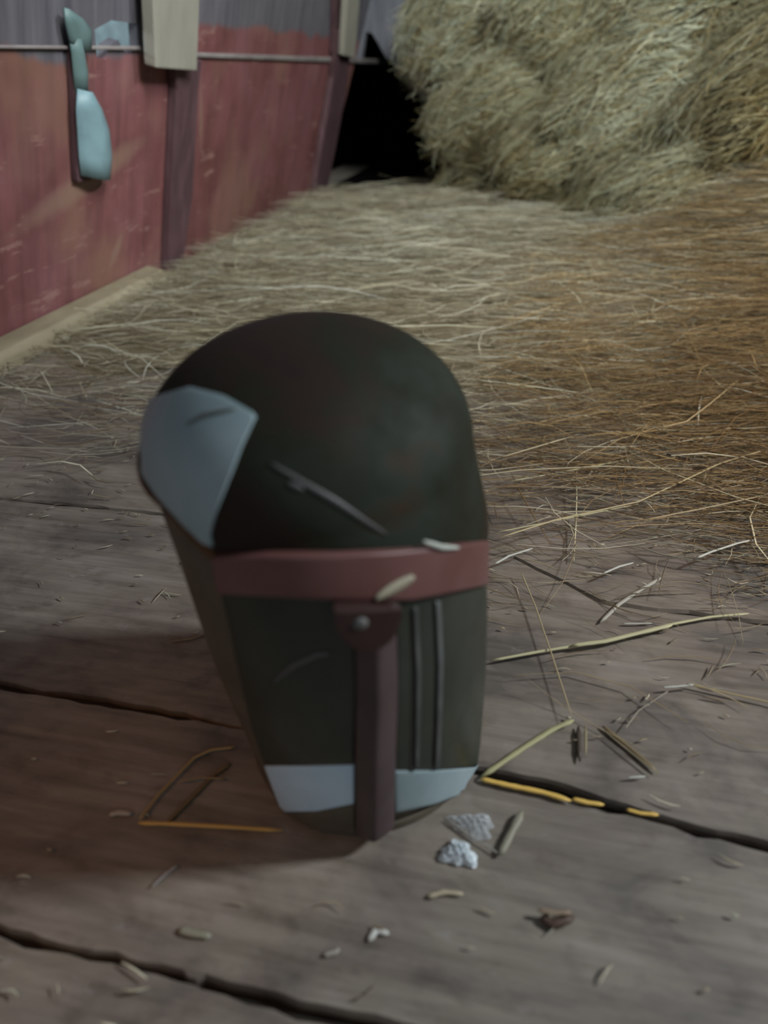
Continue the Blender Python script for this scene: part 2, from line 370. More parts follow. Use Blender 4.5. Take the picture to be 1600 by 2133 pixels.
def mound(x, y):
    """height of the hay lying on the floor"""
    h = 0.05 * sstep(1.2, 2.4, y) * sstep(-1.3, -0.2, x) + 0.22 * sstep(1.4, 2.6, y) * sstep(0.1, 0.9, x) + 0.03 * sstep(1.0, 1.4, y) * sstep(0.1, 0.6, x)
    h = h + 0.10 * sstep(3.0, 4.6, y) * sstep(-0.7, 0.0, x)
    return h * (0.75 + 0.5 * vnoise(x + 9, y + 9, 3.0, 3))
# matted bed below the loose stalks
gx = np.linspace(-1.32, 2.0, 150); gy = np.linspace(0.95, 5.0, 170); GX, GY = np.meshgrid(gx, gy, indexing='ij')
cover = sstep(0.0, 0.35, (GY - 1.28) + 0.35 * (vnoise(GX + 9, GY + 9, 3.5, 11) - 0.5) + 0.25 * sstep(0.0, 0.8, GX))
cover = cover * (1 - sstep(3.9, 4.1, GY) * (1 - sstep(-0.75, -0.55, GX)))
GZ = -0.012 + (mound(GX, GY) + 0.020) * cover
bed = mesh('hay_bed', np.stack([GX, GY, GZ], -1).reshape(-1, 3), np.array([(i * 170 + j, (i + 1) * 170 + j, (i + 1) * 170 + j + 1, i * 170 + j + 1) for i in range(149) for j in range(169)]), HAYBASE, kind='stuff')
tag(bed, 'matted brown hay covering the boards towards the back', 'hay')

HC = np.array([-0.155, 0.50])                 # helmet stands here
def floor_hay(n_, region, lenr, wid, dirx, lift, name, label, pal=PALS, dens=None):
    x = rng.uniform(region[0], region[1], n_); y = rng.uniform(region[2], region[3], n_)
    keep = rng.random(n_) < dens(x, y)
    keep &= (np.hypot(x - HC[0], y - HC[1]) > 0.20) & (x > -1.25) & ~((y > 4.02) & (x < -0.62))
    x, y = x[keep], y[keep]; n_ = len(x)
    ang = rng.normal(dirx, 0.28, n_); ang = np.where(rng.random(n_) < 0.18, rng.uniform(0, math.pi, n_), ang)
    D = np.stack([np.cos(ang), np.sin(ang), rng.normal(0, 0.05, n_)], 1); D /= np.linalg.norm(D, axis=1)[:, None]
    L = rng.uniform(lenr[0], lenr[1], n_) * np.clip(rng.lognormal(0, 0.35, n_), 0.4, 2.0)
    z = mound(x, y) * sstep(1.15, 1.6, y) + rng.random(n_) * lift(x, y) + 0.003 + np.abs(D[:, 2]) * L * 0.5
    U = np.tile(np.array([0, 0, 1.0]), (n_, 1))
    W = rng.uniform(0.55, 1.35, n_) * wid
    V, Fc, C = strands(np.stack([x, y, z], 1), D, U, L, W, pick_cols(n_, pal), 0.10)
    V[:, 2] = np.maximum(V[:, 2], 0.0012)
    o = mesh(name, V, Fc, STRAW, smooth=True, cols=C, kind='stuff'); tag(o, label, 'hay'); return o
def dens_back(x, y):
    left = 0.55 - 0.25 * sstep(0.9, 1.4, y)
    side = sstep(-0.35, 0.25, x)
    front = 1.0 + 0.0 * x - 0.16 * side
    return np.clip(sstep(-0.12, 0.25, y - front + 0.30 * (vnoise(x + 9, y + 9, 4.0, 21) - 0.5)) * (0.65 + 0.35 * side + 0.4 * sstep(1.5, 2.4, y)), 0, 1)
floor_hay(30000, (-1.25, 1.6, 0.72, 4.6), (0.05, 0.15), 0.0011, 0.12, lambda x, y: 0.018 + 0.03 * sstep(1.2, 2.2, y), 'loose_hay', 'loose pale hay strewn over the boards behind the helmet', dens=dens_back)
LONGPAL = np.array([(0.70, 0.66, 0.50), (0.55, 0.50, 0.34), (0.62, 0.62, 0.52), (0.22, 0.16, 0.10)])
floor_hay(2600, (-1.25, 1.5, 0.90, 4.2), (0.10, 0.26), 0.0015, 0.14, lambda x, y: 0.03 + 0.04 * sstep(1.2, 2.2, y), 'long_hay', 'long bright straws lying over the hay behind the helmet', pal=LONGPAL, dens=dens_back)
LAMPLITPAL = PALS * np.array([0.80, 0.62, 0.40])  # golden brown, darkened and warmed further to paint in lamplit shade
floor_hay(19000, (-0.15, 1.5, 0.80, 2.6), (0.06, 0.20), 0.0010, 0.22, lambda x, y: 0.02 + 0.05 * sstep(0.9, 1.6, y), 'hay_drift', 'thick golden brown hay drift right of the helmet', pal=LAMPLITPAL, dens=lambda x, y: sstep(-0.05, 0.32, (y - 0.84) + 0.5 * (x - 0.12) + 0.2 * (vnoise(x + 9, y + 9, 6.0, 31) - 0.5)) * 0.9 * sstep(-0.12, 0.55, x + 0.5 * (vnoise(x + 9, y + 9, 4.0, 35) - 0.5)))
# chaff dust and short bits on the bare boards
def dens_front(x, y): return 0.25 + 0.75 * sstep(0.6, 1.1, y) + 0.25 * sstep(0.0, 0.3, x)
floor_hay(1700, (-0.95, 0.75, 0.14, 1.3), (0.005, 0.022), 0.0012, 0.1, lambda x, y: 0.001 + 0 * x, 'chaff', 'tiny pale bits of chaff scattered over the bare boards', pal=PALS * 1.1, dens=dens_front)
floor_hay(420, (-0.1, 0.8, 0.50, 1.0), (0.03, 0.12), 0.0007, 0.1, lambda x, y: 0.004 + 0 * x, 'hay_wisps', 'thin brown wisps of hay on the bare boards right of the helmet', pal=PALS * np.array([.9, .8, .65]), dens=lambda x, y: sstep(0.45, 0.95, y) * 0.8 + 0.08)

# ------------------------------------------------------------------ unseen right wall added to block daylight, its window shaped to steer it
rw = join([box((1.9, -1.2, -0.03), (1.95, 5.4, 1.15)), box((1.9, -1.2, 2.15), (1.95, 5.4, 2.5)), box((1.9, -1.2, 1.15), (1.95, 0.40, 2.15)), box((1.9, 1.28, 1.15), (1.95, 5.4, 1.58)), box((1.9, 1.75, 1.58), (1.95, 5.4, 2.15))])
mesh('light_block_right', rw[0], rw[1], GREYW, smooth=False, kind='structure')

# ------------------------------------------------------------------ hay heap
LUMPS = []
def lump(px, py, Y, rx, ry, rz): LUMPS.append((at_depth(px, py, Y), np.array([rx, ry, rz])))
lump(1032, 85, 4.1, 0.46, 0.45, 0.30)
lump(1110, 240, 3.9, 0.50, 0.45, 0.34)
lump(1075, 372, 3.9, 0.36, 0.40, 0.18)
lump(1250, 60, 4.0, 0.60, 0.6, 0.45)
lump(1200, 330, 3.7, 0.45, 0.5, 0.32)
lump(1380, 250, 3.6, 0.55, 0.55, 0.45)
lump(1500, 60, 3.7, 0.60, 0.6, 0.45)
lump(1460, 420, 3.2, 0.50, 0.5, 0.28)
lump(1660, 300, 3.2, 0.55, 0.6, 0.50)
lump(1640, 470, 2.9, 0.45, 0.45, 0.22)
lump(1330, 470, 3.3, 0.45, 0.5, 0.16)
def heap():
    Vv, Ff = [], []
    allP, allN = [], []
    nu, nv = 48, 32
    for li, (c, r) in enumerate(LUMPS):
        u = np.linspace(0, 2 * np.pi, nu, endpoint=False); w = np.linspace(0.02, np.pi - 0.02, nv)
        UU, WW = np.meshgrid(u, w, indexing='ij')
        d = np.stack([np.sin(WW) * np.cos(UU), np.sin(WW) * np.sin(UU), np.cos(WW)], -1)
        k = 1 + 0.10 * np.sin(5 * UU + li * 2.1) * np.sin(4 * WW + li) + 0.07 * np.sin(9 * UU + 3 * WW * 3 + li)
        p = c + d * r * (0.86 * k)[..., None]; p[..., 2] = np.maximum(p[..., 2], -0.01)
        b = len(Vv); Vv += p.reshape(-1, 3).tolist()
        for i in range(nu):
            for j in range(nv - 1):
                Ff.append((b + i * nv + j, b + i * nv + j + 1, b + ((i + 1) % nu) * nv + j + 1, b + ((i + 1) % nu) * nv + j))
        n_ = int(13500 * (r[0] * r[2]) / 0.2)
        d = rng.normal(0, 1, (n_, 3)); d /= np.linalg.norm(d, axis=1)[:, None]
        uu = np.arctan2(d[:, 1], d[:, 0]) % (2 * np.pi); ww = np.arccos(np.clip(d[:, 2], -1, 1))
        k = 1 + 0.10 * np.sin(5 * uu + li * 2.1) * np.sin(4 * ww + li) + 0.07 * np.sin(9 * uu + 3 * ww * 3 + li)
        P = c + d * r * (0.93 * k + rng.normal(0, 0.02, n_))[:, None]
        Nn = d / r; Nn /= np.linalg.norm(Nn, axis=1)[:, None]
        keep = (Nn[:, 1] < 0.35) & (P[:, 2] > 0.0)
        for lj, (c2, r2) in enumerate(LUMPS):
            if lj != li: keep &= (((P - c2) / r2) ** 2).sum(1) > 0.72
        allP.append(P[keep]); allN.append(Nn[keep])
    P = np.concatenate(allP); Nn = np.concatenate(allN); n_ = len(P)
    pref = _n(0.9 * _X @ np.eye(3) * 0 + np.array([0.85, 0.0, 0.45]))
    ang = pref + rng.normal(0, 0.34, (n_, 3))
    D = ang - Nn * (ang * Nn).sum(1)[:, None] * 0.75; D /= np.linalg.norm(D, axis=1)[:, None]
    L = rng.uniform(0.08, 0.24, n_); W = rng.uniform(0.0011, 0.0026, n_)
    pal = np.array([(0.34, 0.33, 0.22), (0.42, 0.42, 0.30), (0.24, 0.21, 0.12), (0.38, 0.41, 0.32), (0.20, 0.17, 0.08), (0.50, 0.50, 0.38), (0.29, 0.23, 0.12)])
    # patches of greener, browner and silvery hay
    pn = vnoise(P[:, 0] + 9, P[:, 2] + 9, 3.2, 44); C = pick_cols(n_, pal, 0.15)
    C = 0.85 * C * (0.30 + 1.35 * pn)[:, None] * (np.array([1.05, 0.95, 0.75]) + (pn[:, None] - 0.3) * np.array([-0.1, 0.1, 0.5]))
    low_shade = (sstep(0.25, 0.75, P[:, 0] - 0.35 * (P[:, 2] - 0.35)) * (1 - sstep(0.45, 0.80, P[:, 2])))[:, None]   # shade and warm lamplight painted browner into the low right
    C = C * (1 - low_shade) + C * np.array([0.62, 0.48, 0.28]) * low_shade
    V, Fc, CC = strands(P, D, Nn, L, W, C, 0.10)
    V[:, 2] = np.maximum(V[:, 2], 0.002)
    root = mesh('hay_heap', V, Fc, STRAW, cols=CC, kind='stuff'); tag(root, 'large heap of tangled pale green hay at the back right', 'hay')
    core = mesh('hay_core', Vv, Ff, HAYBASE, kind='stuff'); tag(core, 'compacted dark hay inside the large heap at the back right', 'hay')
heap()

# ------------------------------------------------------------------ single stalks one can point at
STALKM = STRAW
def stalk(px, w, col, label, z=0.004, heads=False, group=None, name='straw_stalk', lift=None):
    pts = []
    for i, (x, y) in enumerate(px):
        zz = z if lift is None else lift[i]
        pts.append(on_floor(x, y, zz))
    # resample with a smooth curve
    P = []
    for i in range(len(pts) - 1):
        for t in np.linspace(0, 1, 5, endpoint=(i == len(pts) - 2)): P.append(pts[i] * (1 - t) + pts[i + 1] * t)
    P = np.array(P); nP = len(P); K = 6; Vv = []
    r = np.random.default_rng(int(abs(px[0][0]) * 7 + abs(px[0][1])))
    for i in range(nP):
        d = _n(P[min(i + 1, nP - 1)] - P[max(i - 1, 0)]); s = _n(np.cross(d, (0, 0, 1))); u = np.cross(s, d)
        ww = w * (0.85 + 0.25 * r.random()) * (0.35 if i in (0, nP - 1) else 1)
        for k_ in range(K): a = 2 * math.pi * k_ / K; Vv.append(P[i] + s * ww * math.cos(a) + u * ww * 0.55 * math.sin(a))
    Ff = [(i * K + k_, i * K + (k_ + 1) % K, (i + 1) * K + (k_ + 1) % K, (i + 1) * K + k_) for i in range(nP - 1) for k_ in range(K)]
    Ff += [tuple(range(K - 1, -1, -1)), tuple((nP - 1) * K + k_ for k_ in range(K))]
    o = mesh(name, Vv, Ff, STALKM, cols=np.tile(np.array(col), (len(Vv), 1))); tag(o, label, 'straw', group); return o
Ypale = (0.52, 0.50, 0.30); Gold = (0.80, 0.52, 0.13); Dull = (0.30, 0.25, 0.15); Brn = (0.20, 0.15, 0.08); White = (0.55, 0.56, 0.50); Grn = (0.40, 0.38, 0.20)
stalk([(1022, 1376), (1130, 1356), (1245, 1338), (1400, 1300), (1480, 1285), (1560, 1278)], 0.0022, Ypale, 'long pale yellow stalk with swollen leaf lying right of the helmet', 0.006)
stalk([(1190, 1345), (1260, 1336), (1350, 1314), (1400, 1302)], 0.0034, Ypale, 'dry leaf sheath around the middle of the long pale yellow stalk', 0.009, name='straw_leaf')
stalk([(1000, 1622), (1060, 1636), (1130, 1650), (1190, 1668)], 0.0030, Gold, 'bright golden straw piece touching the helmet foot at its right', 0.004)
stalk([(1192, 1664), (1225, 1672), (1258, 1676)], 0.0026, Gold, 'short bright golden straw piece in the board gap, between two longer ones', 0.003)
stalk([(1305, 1686), (1335, 1694), (1372, 1697)], 0.0022, Gold, 'golden straw piece in the board gap, farthest from the helmet foot', 0.003)
stalk([(1003, 1618), (1090, 1558), (1150, 1520), (1195, 1500)], 0.0032, Grn, 'thick greenish stalk rising right and back from the helmet foot', 0.005)
stalk([(1085, 1190), (1115, 1262), (1150, 1365), (1192, 1495)], 0.0010, (0.42, 0.34, 0.20), 'thin straight straw running down to the thick greenish stalk', 0.010)
stalk([(1250, 1297), (1290, 1258), (1335, 1228), (1378, 1203)], 0.0030, (0.40, 0.38, 0.32), 'flat grey reed slanting above the long pale yellow stalk', 0.004)
stalk([(1296, 1299), (1330, 1299), (1358, 1298)], 0.0012, White, 'tiny white straw bit just above the long pale yellow stalk', 0.004)
stalk([(1255, 1512), (1310, 1556), (1370, 1608)], 0.0028, Brn, 'brown leaf strip right of the thick greenish stalk', 0.003)
stalk([(1262, 1525), (1320, 1572), (1372, 1612)], 0.0010, Dull, 'thin tan straw lying against the brown leaf strip', 0.006)
stalk([(1430, 1424), (1500, 1440), (1600, 1462), (1660, 1480)], 0.0013, (0.42, 0.33, 0.16), 'thin yellow straw leaving the picture at the right edge', 0.006)
stalk([(1380, 1432), (1410, 1430), (1445, 1426)], 0.0014, White, 'short white bit at the tip of the thin yellow straw', 0.008)
stalk([(1225, 1230), (1300, 1272), (1322, 1280)], 0.0008, Brn, 'dark hair-thin stem behind the flat grey reed', 0.006)
stalk([(1300, 1520), (1330, 1480), (1372, 1452), (1392, 1440)], 0.0009, (0.32, 0.28, 0.22), 'curved thin stem bending up to the short white bit', 0.006)
stalk([(1305, 1620), (1345, 1617)], 0.0012, White, 'short white straw bit below the brown leaf strip', 0.004)
stalk([(1220, 1510), (1220, 1575)], 0.0014, Dull, 'short upright tan piece under the bend of the greenish stalk', 0.004)
stalk([(1205, 1512), (1208, 1586)], 0.0030, (0.075, 0.055, 0.042), 'dark brown bark chip below the greenish stalk tip', 0.003, name='bark_chip')
stalk([(1042, 1780), (1062, 1740), (1088, 1690)], 0.0040, (0.27, 0.25, 0.19), 'flat pale husk standing near the white plastic scrap', 0.005, name='straw_husk')
stalk([(930, 1705), (975, 1738), (1042, 1780)], 0.0010, (0.30, 0.28, 0.24), 'thin curved stem crossing from helmet foot to the pale husk', 0.004)
stalk([(288, 1714), (360, 1716), (470, 1722), (590, 1730)], 0.0022, (0.62, 0.40, 0.12), 'golden straw lying in the shadow left of the helmet foot', 0.005)
stalk([(290, 1708), (330, 1655), (405, 1578), (440, 1562), (490, 1556)], 0.0017, (0.36, 0.26, 0.11), 'bent straw rising from the end of the golden straw', 0.005)
stalk([(345, 1716), (400, 1660), (450, 1610), (480, 1590)], 0.0026, (0.17, 0.12, 0.06), 'dull brown leaf lying beside the bent straw', 0.003)
stalk([(370, 1628), (420, 1620), (470, 1622)], 0.0014, (0.26, 0.19, 0.10), 'short dull straw crossing the bent straw', 0.006)
stalk([(355, 1336), (400, 1330), (430, 1320)], 0.0018, (0.22, 0.16, 0.10), 'small brown straw left of the helmet on the grey board', 0.003)
stalk([(228, 1697), (248, 1692), (275, 1695)], 0.0030, (0.40, 0.36, 0.30), 'small pale flake at the left end of the golden straw', 0.003, name='chaff_flake')
stalk([(315, 1848), (345, 1820), (372, 1800)], 0.0014, (0.33, 0.30, 0.29), 'short grey straw in front of the shadow edge', 0.003)
stalk([(372, 1936), (400, 1944), (440, 1950)], 0.0036, (0.24, 0.23, 0.17), 'olive leaf flake on the front board', 0.002, name='leaf_flake')
stalk([(768, 1960), (782, 1938), (810, 1944)], 0.0028, (0.52, 0.52, 0.48), 'small white folded chip on the front board', 0.003, name='paper_chip')
stalk([(673, 1990), (700, 1982), (705, 1975)], 0.0022, (0.34, 0.31, 0.27), 'small grey flake left of the white folded chip', 0.003, name='leaf_flake')
stalk([(1128, 1908), (1150, 1924), (1195, 1910)], 0.0048, (0.085, 0.05, 0.035), 'dark brown leaf scrap on the front right board', 0.004, name='leaf_scrap')
stalk([(1120, 1895), (1160, 1902), (1190, 1900)], 0.0020, (0.30, 0.22, 0.15), 'tan stem lying on the dark brown leaf scrap', 0.009)
stalk([(890, 1868), (925, 1858), (965, 1862)], 0.0026, (0.42, 0.36, 0.25), 'pale yellow husk bit in front of the white plastic scrap', 0.003, name='straw_husk')
stalk([(1452, 1162), (1480, 1150), (1535, 1132), (1570, 1124)], 0.0020, White, 'short white frayed straw in the hay right of the helmet', 0.02)
stalk([(1255, 1195), (1290, 1180), (1320, 1172)], 0.0018, White, 'small white straw left of the frayed one', 0.015)
stalk([(1040, 1120), (1160, 1082), (1330, 1045), (1405, 1010), (1500, 965), (1600, 935)], 0.0016, (0.50, 0.42, 0.24), 'long curved tan straw sweeping up through the hay right of the helmet', 0.03)
stalk([(1030, 1110), (1180, 1080), (1330, 1050)], 0.0014, Ypale, 'long straight straw just below the sweeping tan one', 0.02)
stalk([(1330, 1085), (1450, 1062), (1600, 1030)], 0.0013, (0.44, 0.36, 0.22), 'long tan straw reaching the right edge, level with the helmet band', 0.03)
stalk([(1375, 891), (1430, 878), (1480, 840), (1540, 790)], 0.0016, (0.45, 0.35, 0.20), 'curved tan stem standing out of the golden drift', 0.06)
stalk([(1030, 847), (1110, 832), (1190, 822)], 0.0014, (0.60, 0.55, 0.40), 'bright thin straw level with the helmet dome', 0.02)
stalk([(1010, 706), (1110, 700), (1205, 688)], 0.0022, Ypale, 'pale straw lying above and right of the helmet dome', 0.03)
stalk([(1060, 1003), (1160, 985), (1320, 955)], 0.0013, Ypale, 'long straight straw beside the widest part of the helmet', 0.02)
stalk([(1030, 1175), (1060, 1158), (1110, 1142)], 0.0020, White, 'white straw fan tip touching the helmet side at the band', 0.02)

# ------------------------------------------------------------------ helmet
ZS, HDO, HCY = 0.3361, 0.0966, 0.5004
RK = np.array([0.1251, 0.1314, 0.1364, 0.1385, 0.1380, 0.1348]); CK = np.array([-0.1355, -0.1421, -0.1493, -0.1555, -0.1636, -0.1766])
ZK = np.linspace(0, 1, 6)
def body(th, s, d=0.0):
    """th measured from the front (towards -Y), s: 0..1 side, 1..2 dome"""
    th = np.asarray(th, float); s = np.asarray(s, float)
    a = np.clip(s - 1, 0, 1) * np.pi / 2; sb = np.clip(s, 0, 1)
    R_ = (np.interp(sb, ZK, RK)) * np.cos(a) ** 0.9 + d * np.cos(a); z = sb * ZS + (HDO + d) * np.sin(a); c = np.interp(sb, ZK, CK)
    return np.stack([c + R_ * np.sin(th), HCY - 1.12 * R_ * np.cos(th), z], -1)
tt = np.linspace(-np.pi, np.pi, 181); ss = np.linspace(0, 1.999, 160)
TT, SS = np.meshgrid(tt, ss, indexing='ij'); BV = body(TT, SS).reshape(-1, 3)
BF = [(i * 160 + j, (i + 1) * 160 + j, (i + 1) * 160 + j + 1, i * 160 + j + 1) for i in range(180) for j in range(159)]
BVH = BVHTree.FromPolygons([tuple(v) for v in BV.tolist()], BF)
def hit(x, y):
    for k in range(60):
        xx = x + (660 - x) * k / 90.0; yy = y + (1150 - y) * k / 90.0
        loc, nn, ix, dist = BVH.ray_cast(Vector(CAM), Vector(ray(xx, yy)).normalized())
        if loc is not None: break
    z = loc.z
    if z <= ZS: s_ = z / ZS
    else: s_ = 1 + math.asin(min(1, (z - ZS) / HDO)) / (math.pi / 2)
    c = np.interp(min(s_, 1), ZK, CK)
    return np.array([math.atan2(loc.x - c, (HCY - loc.y) / 1.12), s_])
def shell(th0, th1, s0, s1, d0, d1, nu, nv):
    """closed solid between offsets d0 (inner) and d1 (outer)"""
    full = abs(th1 - th0) > 6.28
    U_ = np.linspace(th0, th1, nu, endpoint=not full); V_ = np.linspace(s0, s1, nv)
    A, B = np.meshgrid(U_, V_, indexing='ij'); return grid_solid(A, B, d0, d1, full)
def grid_solid(A, B, d0, d1, full=False):
    nu, nv = A.shape; o = body(A, B, d1).reshape(-1, 3); i_ = body(A, B, d0).reshape(-1, 3); n0 = nu * nv
    Fs = []; m = nu if full else nu - 1
    for i in range(m):
        k = (i + 1) % nu
        for j in range(nv - 1):
            Fs.append((i * nv + j, k * nv + j, k * nv + j + 1, i * nv + j + 1)); Fs.append((n0 + i * nv + j, n0 + i * nv + j + 1, n0 + k * nv + j + 1, n0 + k * nv + j))
        Fs.append((i * nv, n0 + i * nv, n0 + k * nv, k * nv)); Fs.append((i * nv + nv - 1, k * nv + nv - 1, n0 + k * nv + nv - 1, n0 + i * nv + nv - 1))
    if not full:
        for i in (0, nu - 1):
            for j in range(nv - 1):
                q = (i * nv + j, i * nv + j + 1, n0 + i * nv + j + 1, n0 + i * nv + j); Fs.append(q if i == 0 else q[::-1])
    return np.concatenate([o, i_]), Fs
def resample(P, n_):
    P = np.array(P); t = np.r_[0, np.cumsum(np.linalg.norm(np.diff(P, axis=0), axis=1))]; t /= t[-1]; u = np.linspace(0, 1, n_)
    return np.stack([np.interp(u, t, P[:, 0]), np.interp(u, t, P[:, 1])], 1)
def patch(name, top, bot, d0, d1, mat, nu=28, nv=16, tintf=None, parent=None):
    T = np.array([hit(*p) for p in resample(top, nu)]); B = np.array([hit(*p) for p in resample(bot, nu)])
    w = np.linspace(0, 1, nv)[None, :]
    A = B[:, :1] * (1 - w) + T[:, :1] * w; S = B[:, 1:] * (1 - w) + T[:, 1:] * w
    V, Fs = grid_solid(A, S, d0, d1); return mesh(name, V, Fs, mat, parent or HEL, smooth=True)
def edge_smooth(o, w=0.0012):
    m = o.modifiers.new('bevel', 'BEVEL'); m.width = w; m.segments = 2; m.limit_method = 'ANGLE'; m.angle_limit = math.radians(50); return o
HEL = empty('helmet', (-0.14, 0.50, 0)); tag(HEL, 'dark mottled domed helmet with dull red band standing on the barn floor', 'helmet')
DOMEM = mat_mottled('dark_mottled_enamel', [(0.25, (0.018, 0.011, 0.013)), (0.42, (0.026, 0.015, 0.010)), (0.55, (0.016, 0.018, 0.010)), (0.68, (0.024, 0.030, 0.022)), (0.8, (0.050, 0.024, 0.010))], 0.6, 0.0, 7, 0.22)
LOWM = mat_mottled('olive_brown_leather', [(0.3, (0.075, 0.060, 0.042)), (0.5, (0.12, 0.102, 0.074)), (0.7, (0.15, 0.125, 0.092))], 0.6, 0.0, 8, 0.3)
BANDM = mat_mottled('dull_red_band', [(0.3, (0.115, 0.042, 0.034)), (0.7, (0.17, 0.078, 0.072))], 0.42, 0.0, 9, 0.6)
STRIPM = mat_mottled('dark_red_strip', [(0.3, (0.045, 0.026, 0.026)), (0.7, (0.080, 0.050, 0.054))], 0.38, 0.0, 9, 0.6)
CHEEKM = mat_mottled('dark_green_enamel', [(0.3, (0.018, 0.022, 0.015)), (0.6, (0.030, 0.036, 0.026)), (0.75, (0.045, 0.050, 0.042))], 0.35, 0.0, 10, 0.6)
SIDEM = mat_mottled('blue_grey_mottle', [(0.3, (0.26, 0.35, 0.37)), (0.7, (0.38, 0.47, 0.50))], 0.45, 0.0, 8, 0.5)  # pale blue grey mottle for the dome patch and right lower plate
LBLUE = mat_mottled('pale_blue_enamel_shine', [(0.3, (0.52, 0.70, 0.84)), (0.7, (0.60, 0.78, 0.92))], 0.4, 0.0, 14, 0.5)  # pale blue raised brighter to paint in a mirror reflection
RUST = mat_mottled('rusty_edge', [(0.3, (0.075, 0.034, 0.014)), (0.7, (0.13, 0.060, 0.026))], 0.6, 0.0, 20, 0.3)
RIDGEM = mat_mottled('rubbed_ridge', [(0.35, (0.040, 0.045, 0.042)), (0.65, (0.12, 0.125, 0.12))], 0.45, 0.0, 12, 0.5)
PITM = mat_plain('pitted_grey', (0.14, 0.14, 0.13), 0.6)
HE = np.array([hit(*p) for p in ((300, 1004), (340, 1046), (385, 1092), (440, 1146), (560, 1178), (700, 1190), (850, 1188), (1000, 1172))])
def s_edge(th):
    return np.interp(th, np.r_[-3.3, HE[:, 0], 3.3], np.r_[HE[0, 1] + 0.04, HE[:, 1], HE[-1, 1]])
tA = np.linspace(-np.pi, np.pi, 160, endpoint=False); wB = np.linspace(0, 1, 80)
A = np.repeat(tA[:, None], 80, 1); E0 = s_edge(tA)[:, None]
V, Fs = grid_solid(A, E0 * (1 - wB) + 1.99995 * wB, -0.003, 0.0, True)
o = mesh('dome', V, Fs, DOMEM, HEL); edge_smooth(o)
V, Fs = grid_solid(A[:, :30], 0.0 + (E0 + 0.02) * np.linspace(0, 1, 30), -0.010, -0.006, True)
o = mesh('lower_shell', V, Fs, LOWM, HEL)
tR = np.linspace(-2.6, HE[3, 0] + 0.02, 50); eR = s_edge(tR)[:, None]
V, Fs = grid_solid(np.repeat(tR[:, None], 4, 1), eR + np.linspace(-0.030, 0.0, 4)[None, :], -0.008, 0.0018)
o = mesh('brow_rim', V, Fs, RUST, HEL); edge_smooth(o); o['label'] = 'rusty edge below the dome'
V, Fs = shell(-np.pi, np.pi, 0.0, 0.035, -0.012, -0.003, 144, 4)
o = mesh('base_rim', V, Fs, LOWM, HEL); edge_smooth(o)
o = patch('side_patch', [(300, 960), (318, 830), (400, 808), (470, 826), (536, 864), (505, 930), (484, 985)], [(300, 985), (330, 1030), (385, 1090), (425, 1128), (446, 1136)], 0.0, 0.0022, SIDEM, 40, 24); edge_smooth(o); o['label'] = 'blue grey patch on the left of the dome'
o = patch('visor_band', [(452, 1152), (560, 1146), (700, 1146), (830, 1140), (1004, 1124)], [(462, 1226), (600, 1232), (700, 1238), (850, 1240), (1003, 1214)], 0.0, 0.0065, BANDM, 60, 10); edge_smooth(o); o['label'] = 'dull red band across the front'
band = o
o = patch('left_cheek', [(458, 1226), (560, 1230), (735, 1238)], [(552, 1594), (640, 1594), (738, 1592)], -0.006, 0.001, CHEEKM, 30, 30); edge_smooth(o)
o = patch('right_cheek', [(820, 1242), (920, 1236), (1012, 1216)], [(822, 1604), (910, 1604), (998, 1596)], -0.006, 0.001, CHEEKM, 30, 30); edge_smooth(o)
cheek = o
for (a, b, w) in (((908, 1250), (908, 1596), 5), ((862, 1262), (866, 1596), 4)):
    o = patch('cheek_ridge', [(a[0] - w, a[1]), (a[0] + w, a[1])], [(b[0] - w, b[1]), (b[0] + w, b[1])], 0.0005, 0.0032, RIDGEM, 8, 20, parent=HEL); edge_smooth(o)
o = patch('lower_plate', [(552, 1594), (640, 1594), (738, 1592)], [(582, 1690), (660, 1688), (738, 1672)], -0.006, 0.0014, LBLUE, 24, 12); edge_smooth(o); o['label'] = 'pale blue lower plate'
o = patch('lower_plate', [(822, 1604), (910, 1604), (998, 1598)], [(824, 1690), (905, 1672), (990, 1640)], -0.006, 0.0014, SIDEM, 24, 12); edge_smooth(o); o['label'] = 'grey blue lower plate'
o = patch('chin_edge', [(584, 1692), (660, 1690), (738, 1674)], [(596, 1722), (670, 1734), (738, 1738)], -0.006, 0.0005, LOWM, 24, 8); edge_smooth(o)
def patch_prof(name, top, bot, d0, prof, mat, nu, nv, parent):
    T = np.array([hit(*p) for p in resample(top, nu)]); B = np.array([hit(*p) for p in resample(bot, nu)]); w = np.linspace(0, 1, nv)[None, :]
    A_ = B[:, :1] * (1 - w) + T[:, :1] * w; S_ = B[:, 1:] * (1 - w) + T[:, 1:] * w
    V, Fs = grid_solid(A_, S_, d0, np.repeat(prof(np.linspace(0, 1, nu))[:, None], nv, 1)); return mesh(name, V, Fs, mat, parent)
o = patch_prof('nose_strip', [(738, 1300), (778, 1302), (822, 1296)], [(742, 1722), (780, 1722), (820, 1716)], -0.004, lambda u: 0.003 + 0.011 * (1 - np.abs(u * 2 - 0.9) ** 1.3 * 0.85), STRIPM, 20, 40, HEL); edge_smooth(o, 0.001)
strip = o
